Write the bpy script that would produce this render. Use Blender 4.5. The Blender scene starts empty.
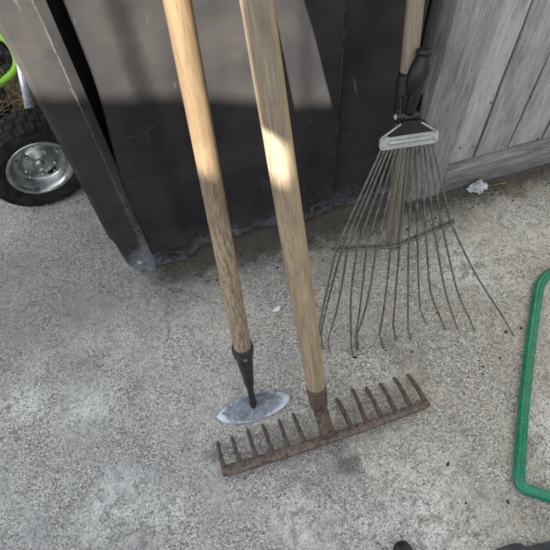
import bpy, bmesh, math, random
from mathutils import Vector, Matrix, noise
random.seed(7)
S = bpy.context.scene
COL = S.collection
V = Vector
PI = math.pi

# ------------------------------------------------------------------ camera
# world frame: shed wall in the plane y = 0, ground z = 0
F = 570.0
CAM = V((0.143, -0.797, 1.2))
RX = V((0.958, -0.283, -0.044)).normalized()
RZ = V((-0.106, -0.491, 0.865)).normalized()
RY = RZ.cross(RX).normalized(); RX = RY.cross(RZ).normalized()
ROT = Matrix((RX, RY, RZ)).transposed()

def ray(px, py):
    return ROT @ V((px - 275, -(py - 275), -F))
def ground(px, py, z=0.0):
    d = ray(px, py); return CAM + d * ((z - CAM.z) / d.z)
def wall(px, py, y=0.0):
    d = ray(px, py); return CAM + d * ((y - CAM.y) / d.y)
def at(px, py, depth):
    return CAM + ray(px, py) * (depth / F)
def on_plane(px, py, P, N):
    d = ray(px, py); return CAM + d * ((P - CAM).dot(N) / d.dot(N))
def online(B, u, px, py):
    """distance along the line B + u*s that lies nearest the sight line"""
    r = ray(px, py).normalized(); w0 = B - CAM
    b = u.dot(r); d = u.dot(w0); e = r.dot(w0)
    return (b * e - d) / (1 - b * b)

cd = bpy.data.cameras.new('camera'); co = bpy.data.objects.new('camera', cd); COL.objects.link(co)
co.matrix_world = Matrix.Translation(CAM) @ ROT.to_4x4()
cd.sensor_width = 36; cd.sensor_height = 36; cd.lens = 36 * F / 550
cd.clip_start = 0.02; cd.clip_end = 400
S.camera = co

# ------------------------------------------------------------------ light
AZ, EL = math.radians(36), math.radians(27)
SUN = V((math.sin(AZ) * math.cos(EL), math.cos(AZ) * math.cos(EL), -math.sin(EL)))        # direction the light travels
elev = math.asin(-SUN.z); rot = math.atan2(-SUN.x, -SUN.y)
W = bpy.data.worlds.new('World'); S.world = W; W.use_nodes = True
nt = W.node_tree; nt.nodes.clear()
sky = nt.nodes.new('ShaderNodeTexSky'); sky.sky_type = 'NISHITA'; sky.sun_disc = False
sky.sun_elevation = elev; sky.sun_rotation = rot; sky.air_density = 1.0; sky.dust_density = 1.0
bg = nt.nodes.new('ShaderNodeBackground'); bg.inputs[1].default_value = 0.15
ow = nt.nodes.new('ShaderNodeOutputWorld')
hs = nt.nodes.new('ShaderNodeHueSaturation'); hs.inputs['Saturation'].default_value = .32
nt.links.new(sky.outputs[0], hs.inputs['Color']); nt.links.new(hs.outputs[0], bg.inputs[0]); nt.links.new(bg.outputs[0], ow.inputs[0])
sl = bpy.data.lights.new('sun', 'SUN'); sl.energy = 4.9; sl.angle = math.radians(0.5); sl.color = (1, .93, .83)
so = bpy.data.objects.new('sun', sl); COL.objects.link(so)
so.rotation_euler = SUN.to_track_quat('-Z', 'Y').to_euler()
S.view_settings.view_transform = 'Standard'; S.view_settings.look = 'None'
S.view_settings.gamma = 1; S.view_settings.use_curve_mapping = False
S.view_settings.exposure = 1.82

# ------------------------------------------------------------------ mesh helpers
def tube(bm, pts, rad, n=10, cap=True, squash=None):
    pts = [V(p) for p in pts]
    rads = rad if isinstance(rad, (list, tuple)) else [rad] * len(pts)
    rings = []; t0 = (pts[1] - pts[0]).normalized()
    a = t0.orthogonal().normalized() if squash is None else (squash - t0 * squash.dot(t0)).normalized()
    for i, p in enumerate(pts):
        if i == 0: t = t0
        elif i == len(pts) - 1: t = (pts[-1] - pts[-2]).normalized()
        else: t = ((pts[i + 1] - p).normalized() + (p - pts[i - 1]).normalized()).normalized()
        a = (a - t * a.dot(t)).normalized(); b = t.cross(a)
        rings.append([bm.verts.new(p + (a * math.cos(k * 2 * PI / n) + b * math.sin(k * 2 * PI / n)) * rads[i]) for k in range(n)])
    for r, q in zip(rings, rings[1:]):
        for k in range(n):
            f = bm.faces.new((r[k], r[(k + 1) % n], q[(k + 1) % n], q[k])); f.smooth = True
    if cap:
        bm.faces.new(rings[0][::-1]); bm.faces.new(rings[-1])
    return rings

def lathe(bm, prof, n=32, M=None, close=False, wob=0.0):
    """prof: list of (radius, z); revolved round local z, then moved by M"""
    M = M or Matrix.Identity(4); rings = []
    for r, z in prof:
        if r < 1e-6: rings.append([bm.verts.new(M @ V((0, 0, z)))])
        else: rings.append([bm.verts.new(M @ V((r * math.cos(k * 2 * PI / n), r * math.sin(k * 2 * PI / n), z))) for k in range(n)])
    pr = list(zip(rings, rings[1:])) + ([(rings[-1], rings[0])] if close else [])
    for r, q in pr:
        if len(r) == 1 and len(q) == 1: continue
        for k in range(n):
            k2 = (k + 1) % n
            if len(r) == 1: f = bm.faces.new((r[0], q[k2], q[k]))
            elif len(q) == 1: f = bm.faces.new((r[k], r[k2], q[0]))
            else: f = bm.faces.new((r[k], r[k2], q[k2], q[k]))
            f.smooth = True
    return rings

def box(bm, c, s, M=None, bev=0.0, seg=2):
    M = M or Matrix.Identity(4)
    g = bmesh.ops.create_cube(bm, size=1.0, matrix=M @ Matrix.Translation(V(c)) @ Matrix.Diagonal((s[0], s[1], s[2], 1)))
    if bev:
        es = list({e for v in g['verts'] for e in v.link_edges})
        bmesh.ops.bevel(bm, geom=es, offset=bev, segments=seg, affect='EDGES', profile=0.6)

def prism(bm, pts, ext, bev=0.0, seg=2):
    """closed polygon of points, thickened along the vector ext"""
    lo = [bm.verts.new(V(p)) for p in pts]; hi = [bm.verts.new(V(p) + ext) for p in pts]
    n = len(pts); fs = [bm.faces.new(lo), bm.faces.new(hi[::-1])]
    for k in range(n): fs.append(bm.faces.new((lo[k], hi[k], hi[(k + 1) % n], lo[(k + 1) % n])))
    bmesh.ops.recalc_face_normals(bm, faces=fs)
    if bev:
        es = list({e for f in fs for e in f.edges})
        bmesh.ops.bevel(bm, geom=es, offset=bev, segments=seg, affect='EDGES', profile=0.6)

def smooth_path(pts, n=6):
    pts = [V(p) for p in pts]; out = []
    P = [pts[0] * 2 - pts[1]] + pts + [pts[-1] * 2 - pts[-2]]
    for i in range(1, len(P) - 2):
        a, b, c, d = P[i - 1:i + 3]
        for k in range(n):
            t = k / n
            out.append(0.5 * (2 * b + (c - a) * t + (2 * a - 5 * b + 4 * c - d) * t * t + (3 * b - a - 3 * c + d) * t ** 3))
    return out + [pts[-1]]

def obj(name, bm, mat, parent=None, M=None, smooth=None):
    """link bm as ONE mesh object; M = world matrix of its local frame (else bm is in world space)"""
    me = bpy.data.meshes.new(name)
    if smooth: 
        for f in bm.faces: f.smooth = True
    bmesh.ops.recalc_face_normals(bm, faces=bm.faces[:])
    if M is None:
        # give it a sensible origin
        c = V((0, 0, 0))
        for v in bm.verts: c += v.co
        c /= max(1, len(bm.verts)); M = Matrix.Translation(c)
        bmesh.ops.translate(bm, verts=bm.verts[:], vec=-c)
    bm.to_mesh(me); bm.free(); me.materials.append(mat)
    o = bpy.data.objects.new(name, me); COL.objects.link(o)
    if parent is not None:
        pm = world_of(parent); o.parent = parent; o['_w'] = 0; del o['_w']
        o.matrix_basis = pm.inverted() @ M
    else: o.matrix_basis = M
    if smooth: 
        pass
    return o
def world_of(o):
    m = o.matrix_basis.copy()
    while o.parent: o = o.parent; m = o.matrix_basis @ m
    return m
def tag(o, label=None, cat=None, group=None, kind=None):
    if label: o['label'] = label
    if cat: o['category'] = cat
    if group: o['group'] = group
    if kind: o['kind'] = kind
    return o
def thing(name, loc, label, cat, group=None):
    o = bpy.data.objects.new(name, None); COL.objects.link(o); o.location = loc
    o.empty_display_size = 0.05
    o.matrix_basis = Matrix.Translation(V(loc))
    return tag(o, label, cat, group)
def frame(P, zaxis, xhint=V((1, 0, 0))):
    z = V(zaxis).normalized(); x = (xhint - z * xhint.dot(z)).normalized(); y = z.cross(x)
    m = Matrix((x, y, z)).transposed().to_4x4(); m.translation = V(P); return m
NB = bmesh.new

# ------------------------------------------------------------------ materials
class NT:
    def __init__(s, name, rough=0.6, metal=0.0, spec=0.4):
        s.m = bpy.data.materials.new(name); s.m.use_nodes = True
        s.t = s.m.node_tree; s.b = s.t.nodes['Principled BSDF']
        s.b.inputs['Roughness'].default_value = rough; s.b.inputs['Metallic'].default_value = metal
        s.b.inputs['Specular IOR Level'].default_value = spec
        tc = s.t.nodes.new('ShaderNodeTexCoord'); s.oc = tc.outputs['Object']
        gp = s.t.nodes.new('ShaderNodeNewGeometry'); s.wp = gp.outputs['Position']; s.pt = gp.outputs['Pointiness']
    def L(s, a, b): s.t.links.new(a, b)
    def set(s, sock, v):
        if isinstance(v, (int, float)): sock.default_value = v
        elif isinstance(v, (tuple, list)):
            sock.default_value = tuple(v) + ((1,) if len(v) == 3 and sock.type == 'RGBA' else ())
        else: s.L(v, sock)
    def map(s, vec, sc=(1, 1, 1), loc=(0, 0, 0), rot=(0, 0, 0)):
        n = s.t.nodes.new('ShaderNodeMapping'); s.L(vec, n.inputs[0])
        n.inputs['Scale'].default_value = sc; n.inputs['Location'].default_value = loc; n.inputs['Rotation'].default_value = rot
        return n.outputs[0]
    def noise(s, vec, scale, det=4, rough=.55, dist=0.0, out=0):
        n = s.t.nodes.new('ShaderNodeTexNoise'); s.L(vec, n.inputs['Vector'])
        n.inputs['Scale'].default_value = scale; n.inputs['Detail'].default_value = det
        n.inputs['Roughness'].default_value = rough; n.inputs['Distortion'].default_value = dist
        return n.outputs[out]
    def vor(s, vec, scale, feat='F1', out='Distance', rand=1.0):
        n = s.t.nodes.new('ShaderNodeTexVoronoi'); s.L(vec, n.inputs['Vector']); n.feature = feat
        n.inputs['Scale'].default_value = scale; n.inputs['Randomness'].default_value = rand
        return n.outputs[out]
    def vor2(s, vec, scale):
        n = s.t.nodes.new('ShaderNodeTexVoronoi'); s.L(vec, n.inputs['Vector']); n.inputs['Scale'].default_value = scale
        return n.outputs['Color'], n.outputs['Distance']
    def ramp(s, fac, stops, interp='LINEAR'):
        n = s.t.nodes.new('ShaderNodeValToRGB'); s.L(fac, n.inputs[0]); r = n.color_ramp; r.interpolation = interp
        while len(r.elements) < len(stops): r.elements.new(0.5)
        for e, (p, c) in zip(r.elements, stops):
            e.position = p; e.color = (c, c, c, 1) if isinstance(c, (int, float)) else tuple(c) + (1,)
        return n.outputs[0]
    def mix(s, fac, a, b, mode='MIX'):
        n = s.t.nodes.new('ShaderNodeMix'); n.data_type = 'RGBA'; n.blend_type = mode
        s.set(n.inputs[0], fac); s.set(n.inputs[6], a); s.set(n.inputs[7], b); return n.outputs[2]
    def math(s, op, a, b=0.0, c=None, clamp=False):
        n = s.t.nodes.new('ShaderNodeMath'); n.operation = op; n.use_clamp = clamp
        s.set(n.inputs[0], a); s.set(n.inputs[1], b)
        if c is not None: s.set(n.inputs[2], c)
        return n.outputs[0]
    def sep(s, v):
        n = s.t.nodes.new('ShaderNodeSeparateXYZ'); s.L(v, n.inputs[0]); return n.outputs
    def rng(s, v, a, b, c=0.0, d=1.0, smooth=True):
        n = s.t.nodes.new('ShaderNodeMapRange'); s.L(v, n.inputs[0])
        n.interpolation_type = 'SMOOTHSTEP' if smooth else 'LINEAR'
        for k, q in zip((1, 2, 3, 4), (a, b, c, d)): n.inputs[k].default_value = q
        return n.outputs[0]
    def bump(s, h, st=0.4, dist=0.002, prev=None):
        n = s.t.nodes.new('ShaderNodeBump'); s.L(h, n.inputs['Height'])
        n.inputs['Strength'].default_value = st; n.inputs['Distance'].default_value = dist
        if prev is not None: s.L(prev, n.inputs['Normal'])
        s.L(n.outputs[0], s.b.inputs['Normal']); return n.outputs[0]
    def col(s, c): s.set(s.b.inputs['Base Color'], c); return s
    def rough(s, r): s.set(s.b.inputs['Roughness'], r); return s

def blob(q, vec, c, r, edge=0.5):
    """soft round stain mask at world point c with radius r"""
    n = q.t.nodes.new('ShaderNodeVectorMath'); n.operation = 'DISTANCE'; q.L(vec, n.inputs[0]); n.inputs[1].default_value = tuple(c)
    return q.rng(n.outputs['Value'], r * edge, r, 1.0, 0.0)

def m_concrete():
    q = NT('concrete', .9, 0, .2); p = q.wp
    warp = q.noise(p, 7, 4, .6, out=1)
    vm = q.t.nodes.new('ShaderNodeVectorMath'); vm.operation = 'MULTIPLY_ADD'
    q.L(warp, vm.inputs[0]); vm.inputs[1].default_value = (.12, .12, 0); q.L(p, vm.inputs[2])
    wp = q.map(vm.outputs[0], loc=(-.06, -.06, 0))
    big = q.noise(p, 3.2, 5, .6, .4); mid = q.noise(p, 14, 4, .65, .3); fine = q.noise(p, 170, 2, .7)
    # cement paste, mottled grey
    base = q.ramp(q.math('ADD', q.math('MULTIPLY', big, .55), q.math('MULTIPLY', mid, .45)),
                  [(.32, (.29, .286, .272)), (.5, (.395, .388, .366)), (.68, (.48, .470, .44))])
    # sandy staining and warm bounce light put into the colour towards the fence
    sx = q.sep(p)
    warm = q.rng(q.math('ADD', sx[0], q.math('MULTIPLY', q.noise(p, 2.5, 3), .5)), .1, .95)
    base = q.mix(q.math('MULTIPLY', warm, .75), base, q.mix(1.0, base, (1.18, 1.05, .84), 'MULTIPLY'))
    # exposed sand and small stones
    vc, vd = q.vor2(p, 330)
    g = q.sep(q.map(vc))
    gr = q.ramp(g[0], [(0, (.06, .056, .05)), (.25, (.19, .183, .17)), (.5, (.41, .398, .365)), (.78, (.66, .635, .58)), (1, (.86, .82, .74))])
    expo = q.rng(q.noise(p, 9, 4, .7, .6), .34, .62, .45, 1.0)
    grm = q.math('MULTIPLY', q.rng(vd, .35, .75, 1, 0), expo)
    tone = q.noise(p, 1.7, 4, .6, .5)
    base = q.mix(1.0, base, q.ramp(tone, [(.32, (.80, .80, .79)), (.5, (1, 1, 1)), (.68, (1.14, 1.13, 1.10))]), 'MULTIPLY')
    t2 = q.noise(p, 26, 5, .7, 1.2)
    base = q.mix(1.0, base, q.ramp(t2, [(.30, (.60, .59, .57)), (.5, (1, 1, 1)), (.70, (1.20, 1.19, 1.16))]), 'MULTIPLY')
    c = q.mix(q.math('MULTIPLY', grm, .9), base, gr)
    # patches where the paste has worn right off and the pale sand shows
    for (px, py, r_) in ((88, 410, .10), (115, 505, .12), (170, 512, .06), (25, 405, .07), (430, 520, .20), (545, 430, .12), (470, 270, .14), (520, 220, .12), (300, 520, .08)):
        m = q.math('MULTIPLY', blob(q, wp, ground(px, py), r_, .0), q.rng(t2, .38, .60))
        c = q.mix(q.math('MULTIPLY', m, q.rng(g[1], .25, .55, .1, .85)), c, (.80, .78, .71))
    vc2, vd2 = q.vor2(p, 150); g2 = q.sep(q.map(vc2))
    st = q.math('MULTIPLY', q.rng(g2[1], .80, .86), q.rng(vd2, .30, .48, 1, 0))
    c = q.mix(q.math('MULTIPLY', st, q.math('MULTIPLY', expo, .75)), c, q.ramp(g2[2], [(0, (.12, .11, .10)), (.5, (.42, .40, .36)), (1, (.62, .60, .55))]))
    pit = q.math('MULTIPLY', q.rng(q.vor(p, 75), .10, .17, 1, 0), q.rng(q.noise(p, 30, 2), .5, .6))
    c = q.mix(q.math('MULTIPLY', pit, .6), c, (.08, .075, .07))
    # pale lime scale blotches, dark drips
    for (px, py, r, a) in ((95, 328, .13, .55), (85, 408, .10, .5), (120, 505, .13, .5), (180, 420, .2, .18), (20, 300, .12, .25), (250, 290, .10, .3)):
        m = q.math('MULTIPLY', blob(q, wp, ground(px, py), r, .1), q.rng(mid, .38, .62))
        c = q.mix(q.math('MULTIPLY', m, a * .35), c, (.64, .64, .62))
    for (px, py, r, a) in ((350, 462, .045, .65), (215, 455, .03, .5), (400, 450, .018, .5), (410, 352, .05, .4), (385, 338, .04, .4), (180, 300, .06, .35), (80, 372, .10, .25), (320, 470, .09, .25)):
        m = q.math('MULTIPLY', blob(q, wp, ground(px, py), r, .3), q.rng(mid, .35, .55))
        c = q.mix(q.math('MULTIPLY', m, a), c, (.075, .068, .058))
    ck = q.vor(q.map(vm.outputs[0], loc=(.37, .21, 0)), 1.9, 'DISTANCE_TO_EDGE')
    ckm = q.math('MULTIPLY', q.rng(ck, .0006, .0022, 1, 0), q.rng(q.noise(p, 3.1, 2), .52, .58))
    c = q.mix(q.math('MULTIPLY', ckm, .6), c, (.10, .095, .088))
    # damp soil washed out from under the shed and fence
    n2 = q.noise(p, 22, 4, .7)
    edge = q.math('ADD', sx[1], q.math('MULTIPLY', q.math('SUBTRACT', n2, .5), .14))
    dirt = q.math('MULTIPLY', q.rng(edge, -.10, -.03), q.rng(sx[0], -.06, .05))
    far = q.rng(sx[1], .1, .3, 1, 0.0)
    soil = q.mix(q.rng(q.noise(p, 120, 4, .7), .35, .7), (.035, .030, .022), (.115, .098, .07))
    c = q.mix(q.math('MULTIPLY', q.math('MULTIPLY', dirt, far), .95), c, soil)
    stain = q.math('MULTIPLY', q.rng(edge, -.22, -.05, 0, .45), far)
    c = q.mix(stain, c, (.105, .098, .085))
    q.col(c)
    h = q.math('ADD', q.math('MULTIPLY', vd, .5), q.math('ADD', q.math('MULTIPLY', fine, .8), q.math('MULTIPLY', vd2, .5)))
    q.bump(h, .9, .0026)
    return q.m

def m_sheet(name='painted_steel', white_bottom=True, seam=None):
    """charcoal painted steel, chalky with dust, oxide bloom near the ground, hairline scratches"""
    q = NT(name, .6, 0, .14); p = q.wp; sx = q.sep(p)
    d1 = q.noise(p, 9, 5, .6); d2 = q.noise(p, 240, 3, .7); d3 = q.noise(p, 60, 5, .7, .5)
    c = q.mix(q.rng(d1, .3, .7), (.053, .052, .057), (.089, .084, .081))
    # dust flecks
    fl = q.math('MULTIPLY', q.rng(d2, .56, .78), q.rng(d3, .42, .65))
    c = q.mix(q.math('MULTIPLY', fl, .40), c, (.22, .205, .185))
    # scratches: short hairlines in two directions
    for (r, sc, a) in ((.35, (9, 9, 160), .6), (-.8, (150, 9, 12), .5)):
        v = q.map(p, sc, (r * 3, 1, r), (.3 * r, r, .2))
        s_ = q.math('MULTIPLY', q.rng(q.noise(v, 1.0, 2, .5, .4), .70, .74), q.rng(q.noise(p, 13, 2), .54, .62))
        c = q.mix(q.math('MULTIPLY', s_, a), c, (.30, .29, .27))
    # small ring marks scuffed into the paint
    for (px, py, r) in ((325, 194, .016), (268, 186, .013), (352, 193, .02), (300, 188, .012)):
        n = q.t.nodes.new('ShaderNodeVectorMath'); n.operation = 'DISTANCE'; q.L(p, n.inputs[0]); n.inputs[1].default_value = tuple(wall(px, py))
        dd = q.math('ADD', n.outputs['Value'], q.math('MULTIPLY', q.math('SUBTRACT', q.noise(p, 70, 3), .5), .02))
        rg = q.math('MULTIPLY', q.math('COMPARE', dd, r, .0012), q.rng(q.noise(p, 45, 3), .42, .55))
        c = q.mix(q.math('MULTIPLY', rg, .55), c, (.22, .22, .23))
    if white_bottom:
        wv = q.math('ADD', sx[2], q.math('MULTIPLY', q.math('SUBTRACT', q.noise(p, 17, 6, .7, .7), .5), .16))
        wb = q.math('MULTIPLY', q.rng(wv, .02, .10, 1, 0), q.rng(q.noise(p, 38, 5, .7, .6), .36, .62))
        c = q.mix(q.math('MULTIPLY', wb, .85), c, (.30, .315, .35))
    if seam is not None:
        e = q.math('COMPARE', q.math('ADD', sx[0], q.math('MULTIPLY', q.math('SUBTRACT', q.noise(p, 40, 3), .5), .004)), seam, .0008)
        e = q.math('MULTIPLY', e, q.rng(q.noise(q.map(p, (1, 1, 1)), 26, 5, .8), .47, .53))
        c = q.mix(q.math('MULTIPLY', e, .9), c, (.5, .48, .44))
    q.col(c); q.rough(q.rng(d3, .3, .7, .58, .75))
    q.bump(q.math('ADD', d2, q.math('MULTIPLY', d3, .6)), .10, .0012)
    return q.m

def m_flash():
    q = NT('flashing_paint', .6, 0, .14); p = q.wp; sx = q.sep(p)
    d1 = q.noise(p, 12, 5, .6); d2 = q.noise(p, 220, 3, .7); d3 = q.noise(p, 50, 5, .7, .5)
    c = q.mix(q.rng(d1, .3, .7), (.062, .061, .064), (.100, .095, .091))
    fl = q.math('MULTIPLY', q.rng(d2, .56, .76), q.rng(d3, .4, .65)); c = q.mix(q.math('MULTIPLY', fl, .45), c, (.22, .205, .185))
    v = q.map(p, (90, 9, 14), (0, 0, 0), (0, .7, 0))
    c = q.mix(q.math('MULTIPLY', q.math('MULTIPLY', q.rng(q.noise(v, 1, 2), .68, .72), q.rng(q.noise(p, 15, 2), .5, .6)), .6), c, (.36, .34, .30))
    # paint worn along the folded crease
    e = q.math('MULTIPLY', q.math('COMPARE', q.math('ADD', sx[0], q.math('MULTIPLY', q.math('SUBTRACT', q.noise(p, 55, 4), .5), .003)), .0080, .0009), q.rng(q.noise(p, 30, 5, .8), .30, .60))
    c = q.mix(q.math('MULTIPLY', e, .55), c, (.40, .38, .35))
    wv = q.math('ADD', sx[2], q.math('MULTIPLY', q.math('SUBTRACT', q.noise(p, 30, 6, .75, .8), .5), .16))
    wv = q.math('SUBTRACT', wv, q.math('MULTIPLY', q.rng(sx[0], -.02, .02), .05))
    wb = q.math('MULTIPLY', q.rng(wv, .03, .13, 1, 0), q.rng(q.noise(p, 55, 5, .7, 1.2), .30, .55))
    wb = q.math('MULTIPLY', wb, q.rng(sx[0], -.046, -.018, .25, 1))
    c = q.mix(q.math('MULTIPLY', wb, .9), c, (.46, .48, .52))
    cr = q.math('MULTIPLY', q.rng(sx[0], .000, .010), q.rng(sx[2], .12, .42, 1, 0))
    c = q.mix(q.math('MULTIPLY', q.math('MULTIPLY', cr, q.rng(d3, .36, .58)), .7), c, (.30, .31, .34))
    q.col(c); q.bump(q.math('ADD', d2, d3), .12, .0012)
    return q.m

def m_wood(name, dark, mid, light, grime=.4, ring=1.0, rough=.6, cut=(.0, 1.0)):
    q = NT(name, rough, 0, .3); o = q.oc
    v = q.map(o, (1, 1, .07)); v2 = q.map(o, (1, 1, .035))
    g1 = q.noise(v, 260, 7, .75, .6); g2 = q.noise(v2, 480, 4, .65); w = q.noise(q.map(o, (1, 1, .12)), 40, 3, .5, 1.5)
    c = q.ramp(q.math('ADD', q.math('MULTIPLY', g1, .55), q.math('MULTIPLY', w, .45)), [(.30, dark), (.5, mid), (.68, light)])
    pore = q.rng(g2, .60, .70)
    c = q.mix(q.math('MULTIPLY', pore, .62), c, (dark[0] * .45, dark[1] * .42, dark[2] * .4))
    gz = q.noise(q.map(o, (1, 1, .45)), 34, 8, .78, .6)
    c = q.mix(q.math('MULTIPLY', q.rng(gz, .48, .72), grime), c, (.13, .115, .095))
    sp = q.math('MULTIPLY', q.rng(q.vor(q.map(o, (1, 1, .6)), 90), .07, .13, 1, 0), q.rng(q.noise(o, 18, 2), .50, .58))
    c = q.mix(q.math('MULTIPLY', sp, .8), c, (.05, .035, .025))
    q.col(c); q.rough(q.rng(g1, .3, .7, rough - .1, rough + .12))
    q.bump(q.math('SUBTRACT', g1, q.math('MULTIPLY', pore, .5)), .28, .0012)
    return q
def m_board(name, a, b, white=.35):
    """weathered sawn board: grain runs along world z or x according to the part's own frame (local z)"""
    q = NT(name, .85, 0, .15); o = q.oc
    rn = q.t.nodes.new('ShaderNodeObjectInfo').outputs['Random']
    vm = q.t.nodes.new('ShaderNodeVectorMath'); vm.operation = 'ADD'; q.L(o, vm.inputs[0])
    cx = q.t.nodes.new('ShaderNodeCombineXYZ')
    for k in range(3): q.L(q.math('MULTIPLY', rn, 7.0 + k), cx.inputs[k])
    q.L(cx.outputs[0], vm.inputs[1]); o = vm.outputs[0]
    g = q.noise(q.map(o, (1, 1, .07)), 110, 8, .75, 1.2); g2 = q.noise(q.map(o, (1, 1, .035)), 330, 5, .65, .5)
    big = q.noise(q.map(o, (1, 1, .3)), 11, 4, .6, .8)
    c = q.ramp(g, [(.28, tuple(x * .6 for x in a)), (.45, a), (.66, b)])
    c = q.mix(q.math('MULTIPLY', q.rng(big, .42, .68), white), c, (.61, .605, .59))
    cr = q.rng(g2, .63, .70)
    c = q.mix(q.math('MULTIPLY', cr, .75), c, (.07, .065, .06))
    kn = q.vor(q.map(o, (1, 1, .35)), 6.5); c = q.mix(q.math('MULTIPLY', q.rng(kn, .05, .11, 1, 0), .75), c, (.07, .065, .058))
    c = q.mix(q.math('MULTIPLY', q.rng(q.noise(o, 90, 6, .75), .54, .68), .5), c, (.16, .155, .148))
    c = q.mix(1.0, c, q.ramp(rn, [(0, (.78, .77, .75)), (1, (1.12, 1.12, 1.12))]), 'MULTIPLY')
    q.col(c); q.bump(q.math('SUBTRACT', g, q.math('MULTIPLY', cr, .6)), .55, .003)
    return q.m
def m_metal(name, c1, c2, rough=.4, metal=1.0, sc=60, bump=.1, spot=None, spotc=None):
    q = NT(name, rough, metal, .5); o = q.oc
    n = q.noise(o, sc, 5, .65, .4); c = q.mix(q.rng(n, .35, .65), c1, c2)
    if spot: c = q.mix(q.math('MULTIPLY', q.rng(q.noise(o, sc * 2.3, 5, .7), .52, .66), spot), c, spotc)
    q.col(c); q.rough(q.rng(n, .3, .7, rough - .08, rough + .15)); q.bump(q.noise(o, sc * 6, 3, .6), bump, .001)
    return q.m
def m_plain(name, c, rough=.6, var=.25, sc=40, bump=.1, spec=.4):
    q = NT(name, rough, 0, spec); n = q.noise(q.oc, sc, 5, .65)
    q.col(q.mix(q.rng(n, .3, .7), tuple(x * (1 - var) for x in c), tuple(min(1, x * (1 + var)) for x in c)))
    q.bump(q.noise(q.oc, sc * 5, 3, .6), bump, .001); return q.m

M = {}
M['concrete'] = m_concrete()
M['sheet'] = m_sheet('painted_steel', True, .4795); M['sheet2'] = m_sheet('painted_steel_inner', True); M['flash'] = m_flash()
M['black'] = m_plain('gap_shade', (.012, .012, .013), .8)
hq = m_wood('rake_handle_wood', (.15, .105, .062), (.37, .285, .18), (.52, .42, .28), .45)
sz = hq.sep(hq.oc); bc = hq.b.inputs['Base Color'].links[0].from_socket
# weathering and shade painted grey into the upper shaft, cross figure lower down, a cleaner strip along one side
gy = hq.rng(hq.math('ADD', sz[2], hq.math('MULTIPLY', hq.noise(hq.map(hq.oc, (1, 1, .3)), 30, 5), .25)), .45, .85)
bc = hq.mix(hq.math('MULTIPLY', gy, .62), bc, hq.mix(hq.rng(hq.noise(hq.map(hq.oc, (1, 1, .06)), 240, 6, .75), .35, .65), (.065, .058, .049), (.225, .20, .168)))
fg = hq.rng(hq.noise(hq.map(hq.oc, (.5, .5, 1.6)), 16, 3, .5, 1.0), .55, .72)
bc = hq.mix(hq.math('MULTIPLY', fg, .22), bc, (.15, .115, .08))
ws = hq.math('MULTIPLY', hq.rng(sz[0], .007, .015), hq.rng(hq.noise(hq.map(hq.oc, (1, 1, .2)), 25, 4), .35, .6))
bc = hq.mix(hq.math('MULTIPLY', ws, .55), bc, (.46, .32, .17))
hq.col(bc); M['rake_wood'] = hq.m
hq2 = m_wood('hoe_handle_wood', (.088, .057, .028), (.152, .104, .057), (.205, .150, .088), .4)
# greyer, dirtier foot coloured lighter to offset shade; upper shaft darker to offset sun
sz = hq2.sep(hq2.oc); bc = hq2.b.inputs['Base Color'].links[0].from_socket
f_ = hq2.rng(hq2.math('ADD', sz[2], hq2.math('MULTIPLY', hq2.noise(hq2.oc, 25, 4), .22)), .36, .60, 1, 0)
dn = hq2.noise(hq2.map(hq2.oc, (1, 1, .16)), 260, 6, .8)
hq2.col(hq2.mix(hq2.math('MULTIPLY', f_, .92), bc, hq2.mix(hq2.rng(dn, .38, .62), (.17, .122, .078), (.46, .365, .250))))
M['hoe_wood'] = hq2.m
M['leaf_wood'] = m_wood('leaf_rake_wood', (.14, .112, .085), (.22, .18, .135), (.30, .245, .18), .4).m
M['rust'] = m_metal('rusty_iron', (.060, .044, .034), (.19, .14, .105), .8, .15, 130, .9, .7, (.22, .115, .06))
M['worn_rust'] = m_metal('rusty_bar_iron', (.085, .066, .054), (.24, .195, .16), .7, .2, 120, .9, .65, (.23, .13, .07))
M['iron'] = m_metal('black_iron', (.022, .024, .024), (.06, .062, .06), .5, .4, 60, .3, .35, (.10, .085, .07))
M['wire'] = m_metal('spring_steel_wire', (.095, .094, .082), (.20, .196, .172), .5, .35, 50, .15, .3, (.10, .075, .05))
M['zinc'] = m_metal('zinc_plate', (.33, .35, .34), (.47, .49, .47), .5, .55, 60, .12, .25, (.25, .25, .23))
M['plastic'] = m_plain('black_plastic', (.010, .010, .011), .5, .3, 50, .1)
M['chrome'] = m_metal('zinc_rim', (.36, .39, .385), (.52, .55, .54), .30, .95, 40, .12, .55, (.26, .25, .22))
M['rubber'] = m_plain('tyre_rubber', (.024, .023, .022), .85, .55, 45, .4, .2)
M['lime'] = m_plain('lime_green_paint', (.22, .50, .02), .35, .15, 20, .05, .5)
M['silver'] = m_metal('galvanised_tube', (.60, .66, .74), (.74, .78, .84), .3, .6, 20, .05)
M['straw'] = m_plain('dry_straw', (.25, .19, .10), .8, .35, 15, .1)
q = NT('green_tube', .22, 0, .6); n_ = q.noise(q.oc, 30, 5, .65)
cg = q.mix(q.rng(n_, .3, .7), (.003, .15, .072), (.008, .235, .118))
cg = q.mix(q.math('MULTIPLY', q.rng(q.noise(q.oc, 48, 6, .75), .54, .70), .45), cg, (.16, .20, .15)); cg = q.mix(q.math('MULTIPLY', q.rng(q.noise(q.oc, 150, 4, .75), .60, .68), .7), cg, (.26, .30, .24))
q.col(cg); q.rough(q.rng(q.noise(q.oc, 70, 4, .7), .35, .7, .14, .42)); q.bump(q.noise(q.oc, 60, 4), .15, .002); M['green'] = q.m
q = NT('hoe_blade_steel', .5, .45, .5); o_ = q.oc; nn = q.noise(o_, 55, 6, .7, .8); so_ = q.sep(o_)
ee = q.math('ADD', q.math('POWER', q.math('DIVIDE', so_[0], .077), 2.0), q.math('POWER', q.math('DIVIDE', so_[1], .030), 2.0))
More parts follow.
